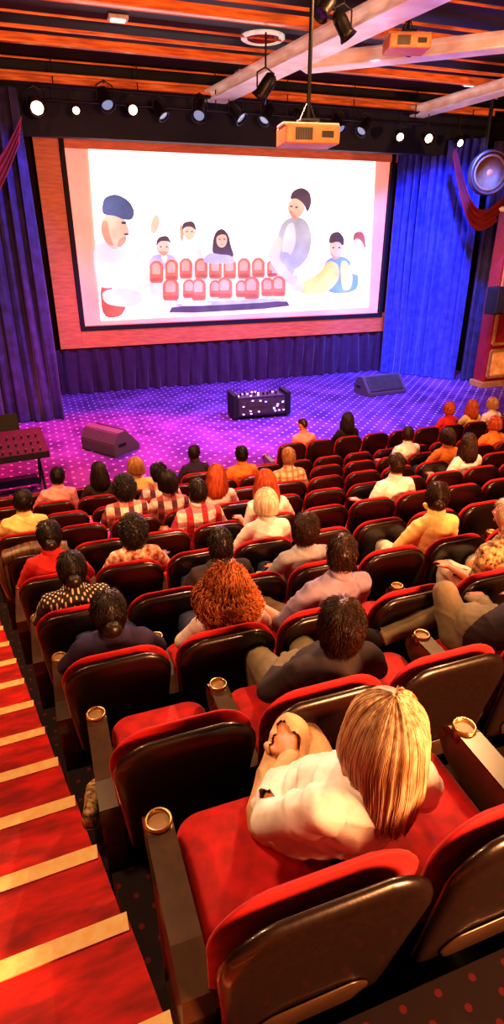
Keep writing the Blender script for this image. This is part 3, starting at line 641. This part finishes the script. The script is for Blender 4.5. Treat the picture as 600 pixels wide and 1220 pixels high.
SK={'light':mat('skin_light',(.72,.30,.15),.5,nscale=20,col2=(.62,.25,.12)),'mid':mat('skin_mid',(.46,.19,.09),.5,nscale=20),'dark':mat('skin_dark',(.20,.08,.04),.5,nscale=20)}
def hm(n,c,c2,rough=.38,bump=.3): return mat(n,c,rough,col2=c2,nscale=40,stretch=(1.5,1.5,.15),bump=bump)
HC={'black':hm('hair_black',(.018,.010,.008),(.006,.004,.004)),'brown':hm('hair_brown',(.055,.018,.007),(.016,.006,.003)),'red':hm('hair_auburn',(.60,.20,.05),(.20,.04,.010)),'ginger':hm('hair_ginger',(.55,.11,.025),(.25,.03,.008)),
 'blonde':hm('hair_blonde',(.90,.66,.44),(.42,.22,.10),.40,0),'grey':hm('hair_ash',(.85,.72,.6),(.5,.35,.22)),'sand':hm('hair_sand',(.55,.3,.13),(.3,.13,.05))}
def cl(n,c,**k): return mat('cloth_'+n,c,.9,nscale=12,bump=.3,**k)
CL={'cream':cl('cream',(.95,.86,.74)),'navy':cl('navy',(.03,.02,.07)),'peach':cl('pale_rose',(.95,.80,.78)),'lilac':cl('grey_lilac',(.32,.27,.40)),'char':cl('charcoal',(.04,.03,.035)),'white':cl('white',(1,.97,.95)),'yellow':cl('pale_yellow',(.9,.74,.30)),
 'red':cl('red',(.6,.03,.03)),'pink':cl('pink',(.9,.42,.42)),'orange':cl('orange',(.85,.26,.05)),'black':cl('black',(.012,.010,.014)),'brown':cl('brown',(.15,.085,.05)),'khaki':cl('khaki',(.24,.19,.12)),'tan':cl('tan',(.80,.52,.30)),'denim':cl('denim',(.05,.06,.14)),'grey':cl('grey',(.36,.36,.42)),
 'spot':dotmat('cloth_spotted',(.05,.03,.03),(.02,.015,.015),(.75,.6,.45),40,.25),'floral':mat('cloth_floral',(.95,.7,.5),.9,col2=(.25,.04,.03),nscale=26),'leopard':mat('cloth_leopard',(.8,.5,.25),.9,col2=(.05,.03,.02),nscale=38),
 'plaid':plaid('cloth_plaid',(.95,.8,.75),(.55,.05,.06),(.3,.05,.12),7),'check':plaid('cloth_check',(.85,.6,.4),(.5,.3,.15),(.3,.15,.08),12),'stripe':plaid('cloth_stripe',(.85,.75,.68),(.15,.05,.08),(.5,.1,.1),7)}
template('rest'); template('arm',armL='arm',armR='arm'); template('turnL',yaw=.6,armR='arm'); template('turnR',yaw=-.7,armL='arm',armR='lap',fem=True)
template('leanR',lx=.10,yaw=-.35,roll=.15,armR='arm',armL='lap',legs='crossL'); template('fem',fem=True,armL='lap',armR='lap'); template('leanL',lx=-.09,yaw=.3,roll=-.1,armL='arm',armR='lap',fem=True)
template('chin',yaw=-.5,armR='chin',armL='lap',lx=.03,ly=.04,fem=True); template('wide',legs='wide',armL='arm',armR='lap',yaw=-.3)
template('front',lx=.10,ly=-.01,drop=.165,yaw=-.12,roll=.07,fem=True,armL=(V((-.17,.28,.74)),V((-.02,.47,.69)),(.3,1,-.1),(.1,-.2,-1)),armR='arm',legs='blonde',vox=.0075,fold=.012,loose=.02)
template('knee',lx=.24,yaw=-.2,drop=.26,armL=(V((.02,.30,.74)),V((.06,.46,.72)),(.3,1,-.1),(0,-.2,-1)),armR='arm',legs='spread')
template('nearfem',fem=True,armL='lap',armR='lap',drop=.17); template('nearlean',lx=.06,yaw=-.25,roll=.12,armR='arm',armL='lap',drop=.19,legs='norm',fold=.009); template('nearman',lx=.10,drop=.09,yaw=-.45,roll=.05,armL='arm',armR='lap',legs='wide',fold=.009)
template('midrest',drop=.11); template('midfem',drop=.11,fem=True,armL='lap',armR='arm'); template('midturn',drop=.11,yaw=-.6,fem=True,armR='lap')
def person(label,t,n,u,v,skin,hs,hc,shirt,trs='denim',sl='short',k=None,sc=None,xoff=None):
    tp=TEMPL[t]
    if sc is None: sc=1.03 if n<5 else 1.06
    if k is None:
        x=at_y(u,v,YN[n]+.17).x-tp['HM'].translation.x; k=max(0,round((x-X0[n])/PITCH)); off=max(-.13,min(.13,x-(X0[n]+k*PITCH)))
    else: off=xoff or 0
    while (n,k) in OCC: k+=1
    OCC.add((n,k)); 
    o=bpy.data.objects.new('person',tp['body']); C.objects.link(o)
    o.location=(X0[n]+k*PITCH+off,YN[n]+.02,FZ[n]); o.scale=(sc,sc,sc*.985); tag(o,label,'person')
    def ch(name,me,m,M4=None):
        c=bpy.data.objects.new(name,me); C.objects.link(c); c.parent=o
        if m: c.material_slots[0].link='OBJECT'; c.material_slots[0].material=m
        if M4 is not None: c.matrix_local=M4
        return c
    o.material_slots[0].link='OBJECT'; o.material_slots[0].material=SK[skin]
    ch('shirt',tp[sl],CL[shirt]); ch('trousers',tp['trousers'],CL[trs]); ch('shoe',tp['shoeL'],CL['black']); ch('shoe',tp['shoeR'],CL['black'])
    ch('hair',hairmesh(hs),HC[hc],tp['HM']); ch('eyes',EYE,None,tp['HM']); ch('lips',LIP,None,tp['HM'])
    return o
OCC=set()
PE=[
('woman with long straight blonde hair and white top in the nearest row','front',0,0,0,'light','blonde','blonde','white','tan','short',0,1.02,.19),
('person with messy dark hair leaning in the second row, right of the empty aisle seat','nearlean',1,408,750,'mid','messy','brown','char','khaki','long'),
('person in khaki trousers with one leg crossed at the right edge of the second row','knee',1,0,0,'mid','short','brown','char','khaki','long',3,1.03,.08),
('woman with low dark bun and navy top in the aisle seat of the third row','nearfem',2,130,730,'mid','bun','black','navy','denim','short'),
('person with big curly auburn hair and pale rose top','nearfem',2,273,705,'light','curly','red','peach','denim','short'),
('man with short dark hair and lilac grey tee, head turned right','nearman',2,412,655,'light','short','brown','lilac','brown','short'),
('grey-haired person in leopard print shirt at the right edge','leanL',2,590,625,'light','short','grey','leopard','cream','short'),
('person with sleek black hair and spotted top in the fourth row aisle seat','midrest',3,87,685,'dark','bun','black','spot','denim','short'),
('dark-haired person low in the seat in front of the curly auburn hair','midrest',3,263,655,'mid','short','black','char','denim','long'),
('person with rounded dark brown hair left of the man in lilac tee','midturn',3,365,640,'light','messy','brown','grey','denim','short'),
('woman with brown tied hair in pale yellow top turned to the right','chin',3,525,610,'light','bun','brown','yellow','cream','short'),
('woman with black bun and red top in the fifth row aisle seat','fem',4,57,628,'mid','bun','black','red','denim','short'),
('woman with curly black hair in a floral top','midfem',4,158,625,'dark','afro','black','floral','denim','short'),
('person with ash blonde bob and white top','fem',4,323,600,'light','bob','grey','white','denim','short'),
('man with short black hair in a red and white plaid shirt','arm',5,225,590,'mid','short','black','plaid','denim','long'),
('woman with wavy auburn hair and white top beside the plaid shirt','leanL',5,270,595,'light','long','ginger','white','denim','short'),
('man with short brown hair and white tee near the centre right','arm',5,462,572,'light','short','brown','white','denim','short'),
('person with small dark curls behind the floral top woman','rest',6,150,592,'dark','afro','black','stripe','denim','short'),
('person with ginger hair half hidden beside the plaid shirt','turnR',6,250,578,'light','long','ginger','peach','denim','short'),
('person with dark hair and pale yellow top at the far left row end','leanR',6,25,588,'mid','short','black','yellow','denim','short'),
('woman with black hair and striped blouse in the seventh row','fem',6,123,580,'dark','bob','black','stripe','denim','short'),
('woman with long brown hair in white top looking right','turnR',6,560,530,'light','long','brown','white','cream','short'),
('person with dark hair and striped sleeves in the eighth row','arm',7,190,567,'mid','messy','black','stripe','denim','long'),
('fair-haired man in beige checked shirt behind the pink shirt man','arm',7,353,553,'light','short','sand','check','denim','short'),
('person with brown bob haircut at the upper right of the rows','fem',7,526,527,'light','bob','brown','orange','denim','short'),
('person in pink top at the left of the ninth row','leanR',8,68,567,'mid','short','black','pink','denim','short'),
('woman with long black hair in the ninth row','fem',8,118,560,'mid','long','black','char','denim','short'),
('person with sandy brown bob in the ninth row','turnL',8,162,557,'light','bob','sand','yellow','denim','short'),
('person with dark hair in a bright orange shirt','arm',8,279,548,'mid','short','black','orange','denim','long'),
('man with short brown hair and white tee in the ninth row right','wide',8,486,525,'light','short','brown','white','denim','short'),
('person with black hair in a navy hoodie near the stage','turnR',9,232,540,'dark','short','black','navy','denim','long'),
('bald man in pink shirt at the left of the short front row','leanL',10,355,518,'light','bald','brown','pink','denim','long'),
('person with long black hair in the short front row','fem',10,414,512,'mid','long','black','black','denim','long'),
('person with red-lit hair third from the right in the short front row','turnR',10,535,495,'light','bob','ginger','red','denim','short'),  # red light on this hair put in as ginger hair colour
('person with wavy ginger hair near the right end of the front row','fem',10,563,488,'light','long','ginger','yellow','denim','short'),
('person with sandy hair at the right end of the front row','leanL',10,590,484,'light','bob','sand','peach','denim','short'),
('person with ginger bob in the ninth row at the far right','turnL',8,590,505,'light','bob','ginger','orange','denim','short'),
]
for a in PE:
    a=list(a)
    person(*a[:11],k=a[11] if len(a)>11 else None,sc=a[12] if len(a)>12 else None,xoff=a[13] if len(a)>13 else None)
def jacket(n,k):
    bm=bmesh.new(); g=[]
    L=.95; N=22
    for i in range(N+1):
        s=i/N*L; col=[]
        for j in range(21):
            x=(j/20-.5)*.5; 
            if s<.30: y=.03; z=.72+s; 
            elif s<.42: a=(s-.30)/.12*PI; y=-.05+.085*math.cos(a); z=1.03+.03*math.sin(a)
            else: y=-.14+ (s-.42)*.18; z=1.03-(s-.42)
            w=.012*math.sin(x*60+s*3)+.008*noise.noise(V((x*9,s*6,0)))
            col.append(bm.verts.new((x*(1+.12*math.sin(s*3)),y-abs(w)*1.0-.25*x*x,z+.02*math.cos(x*11))))
        g.append(col)
    for i in range(N):
        for j in range(20): bm.faces.new((g[i][j],g[i+1][j],g[i+1][j+1],g[i][j+1]))
    jm=mat('brown_ribbed_leather',(.20,.10,.05),.4,col2=(.05,.025,.012),nscale=10,stretch=(6,1,.4))
    o=obj('jacket',bm,jm,None,True); o.location=(X0[n]+k*PITCH,YN[n],FZ[n]); tag(o,'brown ribbed jacket draped over a seat back at the left','jacket')
    for s in(-1,1):
        bm=bmesh.new(); tube(bm,[(s*.25,-.10,.98),(s*.29,-.14,.80),(s*.27,-.10,.60)],[.04,.045,.035],10); obj('sleeve',bm,jm,o,True)
jacket(5,0)
# shoe on step
p=V((-.06,2.05,FZ[1]+.155)); e=empty('shoe',p,'small brown patterned shoe on the aisle step beside the second row','shoe',-.2)
bm=bmesh.new(); loft(bm,[[V((math.cos(a)*w,y,z0+max(0,math.sin(a))*h)) for a in [2*PI*i/14 for i in range(14)]] for y,w,h,z0 in((-.12,.02,.05,.012),(-.10,.035,.085,.012),(-.03,.036,.07,.012),(.04,.042,.05,.012),(.10,.038,.035,.012),(.13,.015,.02,.012))]); obj('upper',bm,CL['leopard'],e,True)
bm=bmesh.new(); pillow(bm,rrect(.07,.085,.27,.03,.035),.012,.004,0,T(0,-.13,.006)@rx(-PI/2)); obj('sole',bm,CL['brown'],e)
# ------------------------------------------------------------------ lights
def area(loc,tgt,size,power,col,sy_=None):
    d=bpy.data.lights.new('area','AREA'); d.energy=power; d.color=col; d.size=size; d.shape='RECTANGLE'; d.size_y=sy_ or size
    o=bpy.data.objects.new('area_light',d); C.objects.link(o); o.location=loc; o.rotation_euler=(V(tgt)-V(loc)).to_track_quat('-Z','Y').to_euler(); return o
def spot(loc,tgt,power,col,ang=60,blend=.6,r=.12):
    d=bpy.data.lights.new('spot','SPOT'); d.energy=power; d.color=col; d.spot_size=math.radians(ang); d.spot_blend=blend; d.shadow_soft_size=r
    o=bpy.data.objects.new('spot_light',d); C.objects.link(o); o.location=loc; o.rotation_euler=(V(tgt)-V(loc)).to_track_quat('-Z','Y').to_euler(); return o
area((-1.2,3.0,7.6),(1.0,3.2,2),.5,190,(1,.60,.30))
area((4.5,4.5,7.8),(3.0,4,1.5),.5,400,(1,.55,.24))
area((6,8.5,7.9),(5,9,0),.8,330,(1,.46,.18))
spot((-2.6,6.5,7.6),(1.5,7.5,.5),1300,(1,.5,.2),80)
spot((-2.8,3.0,6.8),(-.6,2.6,1.8),260,(1,.4,.18),80)
spot((3.5,12.8,7.6),(2.2,3.2,2.4),2600,(1,.55,.25),50,.7,.05)  # added warm spot facing the audience, for golden rim highlights
area((3,-2.5,4.6),(5,14,8.2),1.5,1250,(1,.42,.16))  # unseen warm lamp added behind the camera to brighten the ceiling beams
spot((12.8,8,5.0),(8,13.5,8),1200,(1,.4,.15),110)  # upward spot added out of view at the right for the ceiling
spot((-2.7,7,5.2),(2,14,8),900,(1,.4,.15),100)  # its counterpart, added out of view at the left
spot((.8,15.3,7.2),(.6,12.0,0),5200,(1,.03,.16),72)
spot((6.8,12,7.4),(6.8,15.8,0),4000,(.16,.16,1),80)
spot((3,12.5,7.4),(3.4,16,0),2200,(.45,.14,1),80)
spot((9,12,7.4),(8.8,16,0),2400,(.30,.2,1),70)
spot((4.5,15.5,7.3),(3.4,11.2,0),1400,(1,.08,.30),65)
spot((9.5,12.8,7.3),(12.2,17.3,3),5200,(.06,.14,1),60)
spot((10.5,13.5,7.2),(11.8,17.6,.5),1800,(.12,.2,1),60)
spot((2.5,12.5,7.2),(-.6,16,3.6),1900,(.18,.16,1),60)
spot((0,13.5,.6),(-.3,16,2.0),160,(1,.1,.4),90)
spot((9.5,11.5,7.0),(13.5,15,2),900,(1,.6,.3),40)
spot((5,16,7.3),(5.5,8.8,.8),2600,(.65,.16,.9),75)
w=bpy.data.worlds.new('world'); bpy.context.scene.world=w; w.use_nodes=True; w.node_tree.nodes['Background'].inputs[0].default_value=(.25,.1,.12,1); w.node_tree.nodes['Background'].inputs[1].default_value=.015
